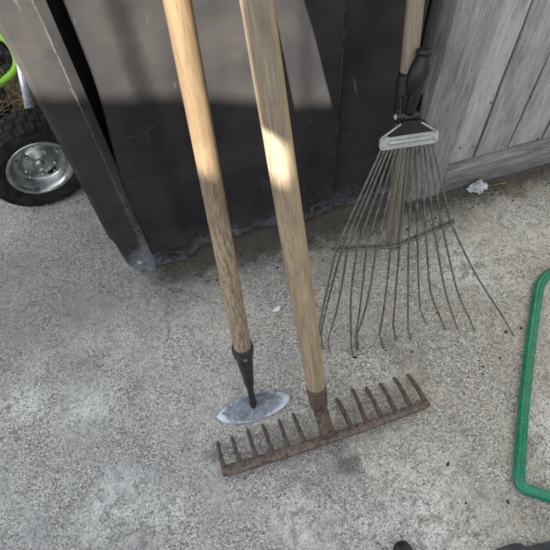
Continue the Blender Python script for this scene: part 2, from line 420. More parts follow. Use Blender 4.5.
rim = q.rng(q.math('ADD', ee, q.math('MULTIPLY', q.math('SUBTRACT', nn, .5), 1.1)), .55, .95)
cb = q.mix(q.rng(nn, .35, .65), (.13, .145, .165), (.27, .295, .335)); cb = q.mix(q.math('MULTIPLY', rim, .85), cb, (.72, .75, .81)); sc_ = q.noise(q.map(o_, (14, 1.2, 1), (0, 0, 0), (0, 0, .5)), 60, 4, .7); cb = q.mix(q.math('MULTIPLY', q.rng(sc_, .58, .70), .5), cb, (.60, .62, .66))
cb = q.mix(q.math('MULTIPLY', q.rng(q.noise(o_, 90, 5, .75), .56, .68), .65), cb, (.10, .085, .07))
q.col(cb); q.bump(nn, .2, .001); M['blade'] = q.m
M['board'] = m_board('weathered_board', (.29, .28, .265), (.49, .48, .46), .45)
M['post'] = m_board('weathered_post', (.225, .22, .208), (.41, .40, .38), .12)
M['kick'] = m_board('weathered_kickboard', (.14, .135, .125), (.36, .35, .33), .2)
M['chalk'] = m_plain('white_plaster', (.50, .51, .52), .9, .45, 95, .8)
M['flake'] = m_plain('white_flake', (.78, .78, .76), .8, .05, 40, .1)
M['leafbit'] = m_plain('dead_leaf', (.045, .034, .024), .9, .4, 80, .4)
M['soil'] = m_plain('soil_crumbs', (.085, .071, .053), .95, .6, 90, .6)
M['housewall'] = m_plain('painted_weatherboard', (.11, .11, .115), .7, .1, 5, .1)
M['roof'] = m_plain('roof_steel', (.10, .10, .105), .6, .2, 5, .1)
M['ply'] = m_plain('shade_board_ply', (.10, .08, .06), .8, .3, 8, .2)
M['hedge'] = m_plain('hedge_leaf', (.035, .07, .022), .7, .5, 6, .1)

# ------------------------------------------------------------------ ground
bm = NB(); bmesh.ops.create_grid(bm, x_segments=8, y_segments=8, size=120)
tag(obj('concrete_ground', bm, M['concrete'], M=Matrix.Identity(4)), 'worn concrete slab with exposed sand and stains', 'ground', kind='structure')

# ------------------------------------------------------------------ shed
shed = thing('metal_shed', (0.2, 0.05, 0), 'dark charcoal corrugated steel shed with a folded corner flashing', 'shed')
def sst(a, b, x):
    t = max(0, min(1, (x - a) / (b - a))); return t * t * (3 - 2 * t)
def prof(x):
    y = .010 - .020 * (1 - sst(.092, .138, x))                # crest by the corner, flank facing right
    y -= .012 * (sst(.30, .335, x) - sst(.385, .43, x))        # broad low rib behind the rake handle
    y += .006 * math.sin((x - .14) * 22) * sst(.14, .2, x) * (1 - sst(.28, .33, x))
    return y
bm = NB(); nx, nz = 110, 120; x0, x1, z1 = .046, .4800, 1.95
zs = [.0 + (z1) * (k / nz) ** 1.35 for k in range(nz + 1)]
g = []
for j, zz in enumerate(zs):
    row = []
    for i in range(nx + 1):
        x = x0 + (x1 - x0) * i / nx
        zb = .014 + .016 * sst(.09, .15, x) - .012 * sst(.38, .48, x) + .005 * (noise.noise(V((x * 16, 3, 1)))) + .0015 * noise.noise(V((x * 70, 1, 7)))
        z = zb + zz * (z1 - zb) / z1
        y = prof(x)
        y += .0035 * noise.noise(V((x * 7, 0, z * 4))) + .0015 * noise.noise(V((x * 22, 5, z * 9)))
        # kicked-in foot: dents low down
        for (dx, dz, r, a) in ((.098, .085, .035, -.012), (.07, .05, .022, .008), (.235, .03, .03, -.010), (.155, .03, .03, -.008), (.29, .028, .02, .008), (.40, .03, .03, -.006), (.115, .12, .02, .007)):
            y += a * math.exp(-((x - dx) ** 2 + (z - dz) ** 2) / (r * r))
        y -= .006 * math.exp(-(z / .02)) * (1 + noise.noise(V((x * 30, 9, 2))))
        row.append(bm.verts.new((x - .026 * (1 - sst(.28, .62, z)) * (1 - sst(.046, .10, x)), y, z)))
    g.append(row)
for j in range(nz):
    for i in range(nx):
        bm.faces.new((g[j][i], g[j][i + 1], g[j + 1][i + 1], g[j + 1][i])).smooth = True
bmesh.ops.solidify(bm, geom=bm.faces[:], thickness=.0012)
obj('wall_sheet', bm, M['sheet'], shed, Matrix.Identity(4))
# inner sheet, tucked behind the first
bm = NB(); nx, nz = 40, 60; g = []
for j in range(nz + 1):
    row = []
    for i in range(nx + 1):
        x = .462 + (.640 - .462) * i / nx; zb = .02 + .006 * noise.noise(V((x * 25, 4, 4)))
        z = zb + (1.95 - zb) * (j / nz) ** 1.3
        y = .022 - .006 * math.sin((x - .49) / .17 * PI) + .003 * noise.noise(V((x * 8, 2, z * 5)))
        for (dx, dz, r, a) in ((.56, .10, .04, -.006), (.60, .03, .03, .010), (.53, .05, .03, -.006)):
            y += a * math.exp(-((x - dx) ** 2 + (z - dz) ** 2) / (r * r))
        row.append(bm.verts.new((x, y, z)))
    g.append(row)
for j in range(nz):
    for i in range(nx):
        bm.faces.new((g[j][i], g[j][i + 1], g[j + 1][i + 1], g[j + 1][i])).smooth = True
bmesh.ops.solidify(bm, geom=bm.faces[:], thickness=.0012)
obj('inner_sheet', bm, M['sheet2'], shed, Matrix.Identity(4))
# black sheet inside stands in for shade in the gap; flank and roof
bm = NB(); box(bm, (.345, .084, .99), (.71, .02, 1.94)); obj('gap_shade_sheet', bm, M['black'], shed)
bm = NB()
for k in range(12):
    box(bm, (-.0295 + (k % 2) * .006, .085 + .15 * k, .985), (.004, .15, 1.93))
obj('side_wall', bm, M['sheet2'], shed)
bm = NB(); box(bm, (.33, .90, 1.985), (.86, 2.0, .03), bev=.004); obj('roof', bm, M['roof'], shed)
# folded corner flashing: outline from the bent, cut foot upwards
bm = NB()
def fy(x, z):
    y = -.0165 + (.004 if x < .0125 else .004 + (x - .0125) * .38)
    if x < -.040: y += (-.040 - x) * .8
    y -= .010 * math.exp(-(z / .035)) * (1 if x > -.03 else .6)
    y += .0016 * noise.noise(V((x * 20, 1, z * 8)))
    y -= .0045 * math.exp(-(((x + .012) ** 2 + (z - .055) ** 2) / .012 ** 2)) - .0035 * math.exp(-(((x - .006) ** 2 + (z - .03) ** 2) / .010 ** 2))
    return y
xs_n = [0, .06, .13, .25, .4, .55, .7, .735, .745, .757, .77, .82, .88, .94, 1.0]
zl = [(0.000, .2), (.006, .0), (.014, 0), (.022, 0), (.03, 0), (.04, 0), (.05, 0), (.06, 0), (.07, 0), (.085, 0), (.1, 0), (.12, 0), (.135, 0), (.142, 0), (.15, 0), (.17, 0), (.2, 0)] + [(.25 + .05 * k, 0) for k in range(36)]
g = []
for z, _ in zl:
    left = -.049
    if z < .148: left = -.041
    if z < .13: left = -.041 + .006 * (.13 - z) / .13
    if z < .05: left = -.036 + .022 * (1 - z / .05) ** 1.2
    right = .0285 - .006 * max(0, (.06 - z) / .06)
    row = []
    for t in xs_n:
        x = left + (right - left) * t
        if z > .15: x = -.049 + (.0285 + .049) * t
        zz = z + .012
        row.append(bm.verts.new((x - .0045, fy(x, zz), zz)))
    g.append(row)
for a, b in zip(g, g[1:]):
    for i in range(len(xs_n) - 1): bm.faces.new((a[i], a[i + 1], b[i + 1], b[i]))
bmesh.ops.solidify(bm, geom=bm.faces[:], thickness=.0014)
fl = obj('corner_flashing', bm, M['flash'], shed, Matrix.Identity(4))
bm = NB(); lathe(bm, [(.0, .0032), (.004, .0026), (.0062, .001), (.0075, 0)], 16, frame((-.012, fy(-.012, .06) - .0005, .058), (0, -1, 0)))
obj('rivet', bm, M['flash'], fl)

# ------------------------------------------------------------------ timber fence
fence = thing('timber_fence', (1.2, .03, 0), 'weathered grey vertical board fence with a kickboard beside the dark shed', 'fence')
def plank(name, xa, xb, z0, z1, y0, th, mat, lean=0.0):
    bm = NB(); w = xb - xa
    box(bm, (0, 0, 0), (w, th, z1 - z0), bev=.0025)
    es = [e for e in bm.edges if abs((e.verts[0].co - e.verts[1].co).z) > .2]
    bmesh.ops.subdivide_edges(bm, edges=es, cuts=50)
    for v in bm.verts:
        v.co.x += .0022 * noise.noise(V((xa * 9, v.co.z * 7, math.copysign(3, v.co.x)))) + lean * v.co.z
        v.co.y += .0015 * noise.noise(V((xb * 9, v.co.z * 4, 8)))
    return obj(name, bm, mat, fence, Matrix.Translation(V(((xa + xb) / 2, y0 + th / 2, (z0 + z1) / 2))))
plank('post', .676, .7675, -.02, 1.95, -.014, .085, M['post'])
xb = [.7705, .8535, .9475, 1.043, 1.136, 1.231, 1.326, 1.42, 1.515, 1.61, 1.704, 1.80, 1.893, 1.99, 2.08]
for a, b in zip(xb, xb[1:]):
    plank('board', a + .0028, b - .0028, .083, 1.85, .012 + random.uniform(-.002, .002), .019, M['board'])
bm = NB(); box(bm, (0, 0, 0), (.030, .11, 1.33), bev=.004)
es = [e for e in bm.edges if abs((e.verts[0].co - e.verts[1].co).z) > .2]; bmesh.ops.subdivide_edges(bm, edges=es, cuts=60)
for v in bm.verts:
    v.co.y += .004 * noise.noise(V((v.co.z * 9, v.co.y * 20, 2))); v.co.x += .003 * noise.noise(V((v.co.z * 16, v.co.y * 30, 5)))
obj('kickboard', bm, M['kick'], fence, Matrix.Translation(V((1.435, .004, .026))) @ Matrix.Rotation(PI / 2, 4, 'Y') @ Matrix.Rotation(PI / 2, 4, 'Z') @ Matrix.Rotation(PI / 2, 4, 'Z') @ Matrix.Rotation(PI/2, 4, 'Z'))
bm = NB(); box(bm, (1.425, .0345, .96), (1.31, .003, 1.74)); obj('backing', bm, M['black'], fence)
bm = NB(); box(bm, (1.43, .0595, 1.5), (1.32, .045, .09), bev=.003); obj('rail', bm, M['post'], fence)
bm = NB(); box(bm, (1.43, .0595, .35), (1.32, .045, .09), bev=.003); obj('rail', bm, M['post'], fence)
for px, py in ((491, 103), (473, 147), (505, 146), (460, 148), (530, 98), (538, 139)):
    w_ = wall(px, py, .0105); bm = NB()
    lathe(bm, [(0, .0008), (.0022, .0004), (.003, -.003)], 8, frame(w_, (0, -1, 0)))
    obj('nail_head', bm, M['iron'], fence)

# ------------------------------------------------------------------ long handles
def handle(B, u, s0, s1, r0, r1, mat, parent, rtop=None, wob=.0015, seed=0, foot=1.0):
    """round tapered wooden shaft from B+u*s0 to B+u*s1; local z runs along it"""
    bm = NB(); n = 60; prof_ = []
    L = s1 - s0; rings = []; N = 28
    for k in range(n + 1):
        z = L * k / n; t = k / n
        r = r0 + (r1 - r0) * sst(0, .22, t)
        r *= 1 + .012 * noise.noise(V((seed, z * 9, 0)))
        if k == 0: r *= foot
        if k >= n - 1: r *= .93 if k == n - 1 else .7
        cx = wob * noise.noise(V((seed + 3, z * 3, 1))); cy = wob * noise.noise(V((seed + 6, z * 3, 2)))
        rings.append([bm.verts.new((cx + r * math.cos(a * 2 * PI / N), cy + r * math.sin(a * 2 * PI / N), z)) for a in range(N)])
    for a, b in zip(rings, rings[1:]):
        for k in range(N): bm.faces.new((a[k], a[(k + 1) % N], b[(k + 1) % N], b[k])).smooth = True
    bm.faces.new(rings[0][::-1]); bm.faces.new(rings[-1])
    return obj('handle', bm, mat, parent, frame(B + u * s0, u))

# ---- bow-less garden rake, teeth resting on the concrete
RB = ground(322, 424); RT = at(256.5, 0, .68); ru = (RT - RB).normalized()
rl = (-.0205 - RB.y) / ru.y                                   # where it meets the shed wall
rake = thing('garden_rake', RB, 'wooden handled garden rake with a rusty twelve toothed iron head, leaning on the shed', 'rake')
s_sock = online(RB, ru, 320, 388)
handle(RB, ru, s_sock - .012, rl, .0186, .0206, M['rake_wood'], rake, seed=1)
# head bar
hz = .026
HL = ground(222, 472, hz); HR = ground(429, 403, hz); hu = (HR - HL).normalized(); hl = (HR - HL).length
hn = V((0, 0, 1)).cross(hu).normalized()                      # towards the wall
tdir = (hn * .93 - V((0, 0, .36))).normalized(); tup = hu.cross(tdir).normalized()
if tup.z < 0: tup = -tup
HM = Matrix((hu, tdir, tup)).transposed().to_4x4(); HM.translation = (HL + HR) / 2
bm = NB(); nb = 40; rings = []
for k in range(nb + 1):
    t = -1 + 2 * k / nb; x = t * hl / 2
    w = .0095 - .0018 * t; h = .0042
    cy = -.006 * (1 - t * t) + .0005 * noise.noise(V((x * 40, 0, 0))); cz = .002 * (1 - t * t)
    if k in (0, nb): w *= .8; h *= .75
    sec = [(-w, -h), (-w * .6, -h * 1.15), (w * .6, -h * 1.15), (w, -h * .7), (w, h * .7), (w * .6, h * 1.1), (-w * .6, h * 1.1), (-w, h * .6)]
    rings.append([bm.verts.new((x, cy + a, cz + b)) for a, b in sec])
for a, b in zip(rings, rings[1:]):
    for k in range(8): bm.faces.new((a[k], a[(k + 1) % 8], b[(k + 1) % 8], b[k])).smooth = True
bm.faces.new(rings[0][::-1]); bm.faces.new(rings[-1])
obj('head_bar', bm, M['worn_rust'], rake, HM)
tips = [(40, 280), (72, 268), (108, 250), (143, 240), (180, 228), (212, 215), (313, 180), (348, 157), (380, 155), (412, 145), (445, 133), (475, 125)]
tx = [-.5 + .012 + .0755 * k for k in range(6)] + [.5 - .012 - .0745 * k for k in range(6)][::-1]
for i, (a, b) in enumerate(tips):
    x = tx[i] * hl; tl = .064 + random.uniform(-.003, .003)
    p = HM @ V((x, .004 - .006 * (1 - (2 * tx[i]) ** 2), 0))
    tip = ground(200 + a / 2.29, 320 + b / 2.29, .0035)
    d = tip - p
    bm = NB(); n = 8
    pts = []; rad = []
    for k in range(n + 1):
        t = k / n; pts.append(p + d * t + V((0, 0, .006 * math.sin(t * PI))) + V((0, 0, 0)))
        rad.append(.0058 * (1 - .32 * t) if k < n else .0026)
    tube(bm, pts, rad, 6, squash=tup)
    obj('tooth', bm, M['rust'], rake)
# socket and tang
sk = NB(); s1 = s_sock
pts = [RB + ru * (s1 + .010), RB + ru * (s1 - .002), RB + ru * (s1 - .05), RB + ru * (.055)]
root = HM @ V((0, -.004, .004)); root = HM @ V(((RB - HM.translation).dot(hu), -.005, .002))
tube(sk, pts + [RB.lerp(root, .5) + ru * .028, root + ru * .004], [.0198, .0200, .0178, .0150, .0142, .0165], 22)
obj('socket', sk, M['rust'], rake)
# ---- push hoe with an oval blade
OB = ground(253.5, 406, .012); OT = at(177.0, 0, .65); ou = (OT - OB).normalized(); ol = (-.014 - OB.y) / ou.y
ol = min(ol, 1.32)
hoe = thing('push_hoe', OB, 'pale wooden handled hoe with an oval worn steel blade, leaning on the shed', 'hoe')
so1 = online(OB, ou, 243.5, 347)
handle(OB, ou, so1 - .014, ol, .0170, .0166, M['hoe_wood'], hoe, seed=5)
bm = NB(); so2 = online(OB, ou, 250, 385)
N = 22
tube(bm, [OB + ou * (so1 + .004), OB + ou * (so1 - .006), OB + ou * ((so1 + so2) / 2), OB + ou * so2], [.0186, .0184, .0140, .0088], N)
sock = obj('socket', bm, M['iron'], hoe)
# raised ears of the folded socket
sidev = V((1, 0, 0)) - ou * ou.x; sidev.normalize(); front = -(ou.cross(sidev)).normalized()
if front.y > 0: front = -front
for sg in (-1, 1):
    a = OB + ou * (so1 - .01) + sidev * sg * .0165
    bm = NB(); tube(bm, [a - ou * .02, a, a + ou * .018, a + ou * .026], [.002, .0045, .0036, .0012], 8)
    obj('socket_ear', bm, M['iron'], sock)
bm = NB(); lathe(bm, [(0, .003), (.003, .0024), (.0046, .0008), (.005, -.002)], 14, frame(OB + ou * (so1 - .020) + front * .0172, front)); obj('rivet', bm, M['wire'], sock)
bm = NB(); tube(bm, [OB + ou * (so2 + .004), OB + ou * (so2 - .014), OB + ou * .030, OB + ou * .010, OB - V((0, .004, .004))], [.0086, .0066, .0072, .0075, .004], 12)
obj('neck', bm, M['iron'], hoe)
bl, br_ = ground(217, 418, .006), ground(290.5, 396.5, .012)
bu = (br_ - bl).normalized(); bnrm = V((.05, -.16, 1)).normalized(); bnrm = (bnrm - bu * bnrm.dot(bu)).normalized(); bv = bnrm.cross(bu)
BM_ = Matrix((bu, bv, bnrm)).transposed().to_4x4(); BM_.translation = (bl + br_) / 2
bm = NB(); NBk = 64; half = (br_ - bl).length / 2; rr = []
for f_, z in ((0, .0055), (.35, .005), (.7, .0035), (.92, .0018), (1.0, .0006)):
    ring = []
    for k in range(NBk):
        a = k * 2 * PI / NBk; ca, sa = math.cos(a), math.sin(a)
        x = half * ca; y = .0275 * math.copysign(abs(sa) ** 1.12, sa) * (1.05 if sa < 0 else 1)
        wob = 1 + .018 * noise.noise(V((ca * 4, sa * 4, 2)))
        ring.append((x * f_ * wob, y * f_ * wob, z))
    rr.append(ring)
top = [[bm.verts.new(p) for p in r] for r in rr[1:]]; c0 = bm.verts.new((0, 0, .0055))
for k in range(NBk): bm.faces.new((c0, top[0][k], top[0][(k + 1) % NBk])).smooth = True
for a, b in zip(top, top[1:]):
    for k in range(NBk): bm.faces.new((a[k], b[k], b[(k + 1) % NBk], a[(k + 1) % NBk])).smooth = True
botr = [bm.verts.new((p[0] * .99, p[1] * .99, p[2] - .002)) for p in rr[-1]]
for k in range(NBk): bm.faces.new((top[-1][k], botr[k], botr[(k + 1) % NBk], top[-1][(k + 1) % NBk]))
bm.faces.new(botr[::-1])
obj('blade', bm, M['blade'], hoe, BM_)

# ---- adjustable wire leaf rake
FA, FB_ = -.37, .45
FN = V((0, -1, FB_)).normalized(); FP = V((0, FA, 0))
def fan(px, py, off=0.0): return on_plane(px, py, FP + FN * off, FN)
LB = fan(392, 244, -.012); LT = fan(415.5, 0, -.012); lu = (LT - LB).normalized()
leaf = thing('leaf_rake', ground(415, 335), 'adjustable wire leaf rake with fanned steel tines, standing against the shed', 'rake')
ll = (.010 - LB.y) / lu.y
handle(LB, lu, -.006, ll, .0135, .0142, M['leaf_wood'], leaf, seed=9, wob=.0008)
lside = FN.cross(lu).normalized()
if lside.x < 0: lside = -lside
# spread plate
pc = fan(408.5, 139.5, .006)
pr = (fan(436.5, 135.5, .006) - fan(381, 143.5, .006)); pw = pr.length; pu = pr.normalized(); pv = FN.cross(pu).normalized()
if pv.z < 0: pv = -pv
PM = Matrix((pu, pv, FN)).transposed().to_4x4(); PM.translation = pc
bm = NB(); hw, hh = pw / 2 + .003, .0125; R = .008; pts = []
for cx, cy, a0 in ((hw - R, hh - R, 0), (-hw + R, hh - R, PI / 2), (-hw + R, -hh + R, PI), (hw - R, -hh + R, 1.5 * PI)):
    for k in range(6): a = a0 + k * PI / 10; pts.append(V((cx + R * math.cos(a), cy + R * math.sin(a), -.002)))
prism(bm, pts, V((0, 0, .007)), .0015, 2)
plate = obj('spread_plate', bm, M['zinc'], leaf, PM)
bm = NB(); tube(bm, [(-hw * .74, .001, .006), (-hw * .66, .001, .0065), (hw * .66, .001, .0065), (hw * .74, .001, .006)], [.0015, .0042, .0042, .0015], 12)
obj('pressed_rib', bm, M['zinc'], plate, PM)
for sx_ in (-1, 1):
    bm = NB(); lathe(bm, [(0, .0095), (.0025, .009), (.004, .0065), (.0042, .004)], 14, Matrix.Translation(V((sx_ * (hw - .0075), -.003, 0))))
    obj('rivet', bm, M['zinc'], plate, PM)
# black funnel above the plate
bm = NB(); prism(bm, [fan(380, 141, 0), fan(437, 132, 0), fan(421.5, 118, .004), fan(401, 120, .004)], FN * .010, .002); obj('funnel', bm, M['plastic'], leaf)
for a, b in (((381, 139), (401, 124)), ((421, 122), (436, 131))):
    bm = NB(); tube(bm, [fan(*a, .012), fan(*b, .012)], .0022, 8); obj('edge_rod', bm, M['zinc'], leaf)
# clamp sleeve round the shaft
def lp(py, du=0.0, dn=0.0, px=None):
    s = online(LB, lu, 408, py); return LB + lu * s + lside * du + FN * dn
bm = NB(); tube(bm, [lp(122), lp(116), lp(96), lp(78), lp(72)], [.0165, .0195, .0190, .0182, .0160], 20); clamp = obj('clamp', bm, M['plastic'], leaf)
bm = NB(); tube(bm, [lp(113, -.023, .014), lp(113, .022, .014)], .0072, 16); obj('pin', bm, M['iron'], clamp)
bm = NB()
lathe(bm, [(0, .002), (.004, .0016), (.0055, 0), (.0055, -.003)], 14, frame(lp(113, -.024, .014), -lside)); obj('pin_head', bm, M['zinc'], clamp)
for sg in (-1, 1):
    bm = NB(); a = lp(117, sg * .0185, .010); b = lp(93, sg * .0195, .016)
    prism(bm, [a - FN * .008, a + FN * .010, b + FN * .004, b - FN * .006], lside * .0026, .0006); obj('clamp_ear', bm, M['iron'], clamp)
# cam lever with a bulb end and a cap
bm = NB(); tube(bm, smooth_path([lp(110, 0, .016), lp(96, .002, .024), lp(80, .004, .028)], 4), [.009] * 4 + [.0095] * 4 + [.010], 14)
pts = [lp(90, -.002, .022), lp(79, -.001, .025), lp(70, .004, .026), lp(61, .008, .026), lp(54, .010, .026), lp(51, .0105, .026)]
tube(bm, smooth_path(pts, 3), [.0085, .0100, .0120, .0140, .0152, .0162, .0166, .0164, .0158, .0148, .0138, .0126, .0115, .0106, .0100, .0095], 20); lever = obj('lever', bm, M['plastic'], clamp)
bm = NB(); a = lp(52, .0105, .026); b = lp(45.5, .0112, .026); tube(bm, [a, a.lerp(b, .2), a.lerp(b, .75), b], [.0105, .0132, .0132, .0095], 18, squash=lside); obj('lever_cap', bm, M['plastic'], lever)
# brace bar with a shallow V
bp = [fan(334, 250.5, .002), fan(365, 248.5, .002), fan(394, 246, .002), fan(424, 235, .002), fan(454, 222, .002)]
bm = NB(); tube(bm, smooth_path(bp, 4), .0036, 8, squash=FN); tube(bm, [p - FN * .001 + lu * .006 for p in smooth_path(bp, 4)], .0018, 6)
obj('brace_bar', bm, M['wire'], leaf)
T = [  # x where the tine crosses the brace, bend points, tip (photo positions of each tine)
 (336, [(321, 318, .045)], (319, 336, .028), (321, 349)), (342, [(327, 305, .06)], (321, 333, .030), (323, 350)), (348, [(338, 305, .06)], (328, 340, .024), (329.5, 352)),
 (357, [(351, 296, .07)], (351, 345, .020), (353, 355)), (366.5, [(361, 300, .06)], (355.5, 338, .024), (357, 351)), (377, [(367, 303, .06)], (357, 335, .026), (358.5, 350)),
 (391, [(385, 300, .06)], (379.5, 335, .024), (384, 348)), (400, [(396, 290, .07)], (393, 326, .024), (396, 340)), (408.7, [(408, 290, .07)], (408, 329, .022), (411, 340)),
 (417.5, [(418.5, 280, .08)], (420, 309, .028), (425.5, 323)), (426, [(430.5, 291, .06)], (441, 319, .016), (445.5, 330)), (434, [(445, 290, .06)], (455, 322, .016), (458, 330)),
 (442, [(457, 290, .06)], (471, 322, .018), (474.5, 331)), (450.5, [(475, 273, .07)], (503, 317, .026), (514, 336))]
def brace_y(x):
    P_ = [(334, 250.5), (365, 248.5), (394, 246), (424, 235), (454, 222)]
    for (a, b), (c, d) in zip(P_, P_[1:]):
        if x <= c: return b + (d - b) * (x - a) / (c - a)
    return 222
for i, (bx, mids, kn, tip) in enumerate(T):
    t = i / 13; x0_ = 385.5 + 44.5 * t; y0_ = 147.5 - 7.5 * t
    a = fan(x0_, y0_ - 7, .002); c = fan(bx, brace_y(bx) - 1, .0055)
    k = ground(kn[0], kn[1], kn[2]); e = ground(tip[0], tip[1], .0015)
    m = [ground(q_[0], q_[1], max(q_[2], 0)) for q_ in mids]
    # keep the bend on a gentle path between the brace and the hook
    m = [ground(q_[0], q_[1], c.z + (k.z - c.z) * ((q_[1] - brace_y(bx)) / (kn[1] - brace_y(bx)))) for q_ in mids]
    pth = [a, a.lerp(c, .5), a.lerp(c, .94), c, c.lerp(m[0], .10)] + m + [k.lerp(m[-1], .06), k, k.lerp(e, .25) , e]
    bm = NB(); sp = smooth_path(pth, 5)
    tube(bm, sp, [.0025 - .0009 * j / len(sp) for j in range(len(sp))], 7); obj('tine', bm, M['wire'], leaf)

# ------------------------------------------------------------------ green tube loop
c1, c2 = ground(538.5, 281), ground(516.5, 489)
vout = V((.93, .18, 0)).normalized(); vout2 = (ground(550, 497) - ground(522, 490)).normalized()
zt = .013
def bend(P0, P, P1, r, n=7):
    a = (P0 - P).normalized(); b = (P1 - P).normalized(); out = []
    for k in range(n + 1):
        t = k / n; out.append((P + a * r) * (1 - t) ** 2 + P * 2 * t * (1 - t) + (P + b * r) * t ** 2)
    return out
d1 = c1 + vout * .42; d2 = c2 + vout2 * .42
def ridged(name, pts, w0, w1, ridge, flat):
    bm = NB(); n = len(pts); N = 28; rings = []
    L = [0.0]
    for a_, b_ in zip(pts, pts[1:]): L.append(L[-1] + (b_ - a_).length)
    for k, p in enumerate(pts):
        t = L[k] / L[-1]; u = (pts[min(k + 1, n - 1)] - pts[max(k - 1, 0)]).normalized(); sd = V((0, 0, 1)).cross(u).normalized()
        w = w0 + (w1 - w0) * t; ring = []
        edge = max(math.exp(-(L[k] / .02) ** 2), math.exp(-((L[-1] - L[k]) / .02) ** 2))
        for j in range(N):
            a = j * 2 * PI / N; ca, sa = math.cos(a), math.sin(a)
            gro = ridge * (1 - edge) * math.exp(-((ca + .15) / .22) ** 2) if sa > 0 else 0     # groove pressed along the top
            h = w * flat * sa * (1 - gro) * (1 - .25 * edge)
            ring.append(bm.verts.new(p + sd * ca * w * (1 + .10 * edge) + V((0, 0, w * flat * .9 + h + .0005 * noise.noise(V((L[k] * 60, j * .7, 1)))))))
        rings.append(ring)
    for a_, b_ in zip(rings, rings[1:]):
        for j in range(N): bm.faces.new((a_[j], a_[(j + 1) % N], b_[(j + 1) % N], b_[j])).smooth = True
    bm.faces.new(rings[0][::-1]); bm.faces.new(rings[-1])
    return obj(name, bm, M['green'])
sag = [c1.lerp(c2, k / 30) + V((-.010, -.004, 0)) * math.sin(k / 30 * PI) for k in range(31)]
mid_r = d1.lerp(d2, .5)
path = [mid_r.lerp(d1, k / 6) for k in range(5)] + bend(mid_r, d1, c1, .04) + [d1.lerp(c1, k / 8) for k in range(2, 7)]
path += bend(d1, c1, sag[6], .034, 12) + sag[4:-3] + bend(sag[-6], c2, d2, .024, 12)
path += [c2.lerp(d2, k / 8) - V((0, .010, 0)) * math.sin((k - 1) / 7 * PI) for k in range(2, 7)] + bend(c2, d2, mid_r, .04) + [d2.lerp(mid_r, k / 6) for k in range(2, 7)]
clean = [path[0]]
for p in path[1:]:
    if (p - clean[-1]).length > .004: clean.append(p)
tag(ridged('green_tube_frame', clean, .0118, .0112, .26, .95), 'glossy dark green bent tube frame lying on the concrete', 'frame')

# ------------------------------------------------------------------ hand truck by the corner
axd = V((.22, -.975, 0)).normalized()                                    # wheel axle, outward face first
WR = .139
wc = ground(37.5, 159.5, WR)
truck = thing('hand_truck', V((wc.x, wc.y, 0)), 'hand truck with lime green frame and knobbly pneumatic wheels beside the shed', 'hand truck')
def wheel(C):
    Mx = frame(C, axd, V((0, 0, 1)))
    w = bpy.data.objects.new('wheel', None); COL.objects.link(w); w.empty_display_size = .05
    w.parent = truck; w.matrix_basis = world_of(truck).inverted() @ Mx
    bm = NB()
    KS = Matrix.Scale(.94, 4)
    tp = [(.086, .030), (.094, .039), (.108, .0425), (.122, .0415), (.133, .036), (.140, .025), (.1425, .010), (.1425, -.010), (.140, -.025), (.133, -.036), (.122, -.0415), (.108, -.0425), (.094, -.039), (.086, -.030)]
    lathe(bm, tp, 96, None, True)
    # tread lugs, four staggered rows wrapped over the crown
    rows = [(.033, .037, .1345, .013), (.0125, .0125, .1425, .0105), (-.0125, -.0125, .1425, .0105), (-.033, -.037, .1345, .013)]
    nl = 30
    for ri, (z, z2, r, hwid) in enumerate(rows):
        for k in range(nl):
            a = (k + (.5 if ri in (1, 3) else 0)) * 2 * PI / nl
            tilt = {0: .62, 1: .12, 2: -.12, 3: -.62}[ri]
            rad = V((math.cos(a), math.sin(a), 0)); tan = V((-math.sin(a), math.cos(a), 0)); ax = V((0, 0, 1))
            nn_ = (rad * math.cos(tilt) + ax * math.sin(tilt)).normalized(); sd = tan.cross(nn_)
            Ml = Matrix((tan, sd, nn_)).transposed().to_4x4(); Ml.translation = rad * r + ax * z
            box(bm, (0, 0, 0), (.0225, hwid * 1.85, .0065), Ml, .0018, 1)
    bm.transform(KS); ty = obj('tyre', bm, M['rubber'], w, Mx)
    bm = NB()
    lathe(bm, [(.089, .026), (.0895, .036), (.087, .0395), (.083, .0385), (.078, .036), (.073, .026), (.069, .010), (.062, .003), (.050, .004), (.044, .011), (.036, .017), (.027, .018), (.0235, .0215), (.0195, .0225), (.017, .019), (.0125, .0185), (.0115, .024), (0, .0245)], 56)
    for k in range(5):
        a = k * 2 * PI / 5 + .5
        lathe(bm, [(0, .0245), (.0035, .024), (.0055, .0195), (.0055, .0080)], 10, Matrix.Translation(V((.040 * math.cos(a), .040 * math.sin(a), -.002))))
    for k in range(5):
        a = k * 2 * PI / 5 + 1.1
        lathe(bm, [(0, .014), (.0025, .0135), (.0035, .004)], 8, Matrix.Translation(V((.055 * math.cos(a), .055 * math.sin(a), 0))))
    bm.transform(KS); rm = obj('rim', bm, M['chrome'], w, Mx)
    bm = NB()
    for k in range(1):
        a = PI + .35; pts = []
        for j in range(16):
            b = j * 2 * PI / 16; pts.append(V((.0045 * math.sin(b), .013 * math.cos(b), 0)))
        Ms = Matrix.Translation(V((.056 * math.cos(a), .056 * math.sin(a), .0035))) @ Matrix.Rotation(a, 4, 'Z')
        prism(bm, [Ms @ p for p in pts], V((0, 0, .003)))
    bm.transform(KS); obj('rim_slot', bm, M['black'], rm, Mx)
    return w
wheel(wc); wc2 = wc - axd * .34; wheel(wc2)
bm = NB(); tube(bm, [wc + axd * .01, wc2 - axd * .03], .0095, 12); obj('axle', bm, M['silver'], truck)
inn = wc - axd * .085
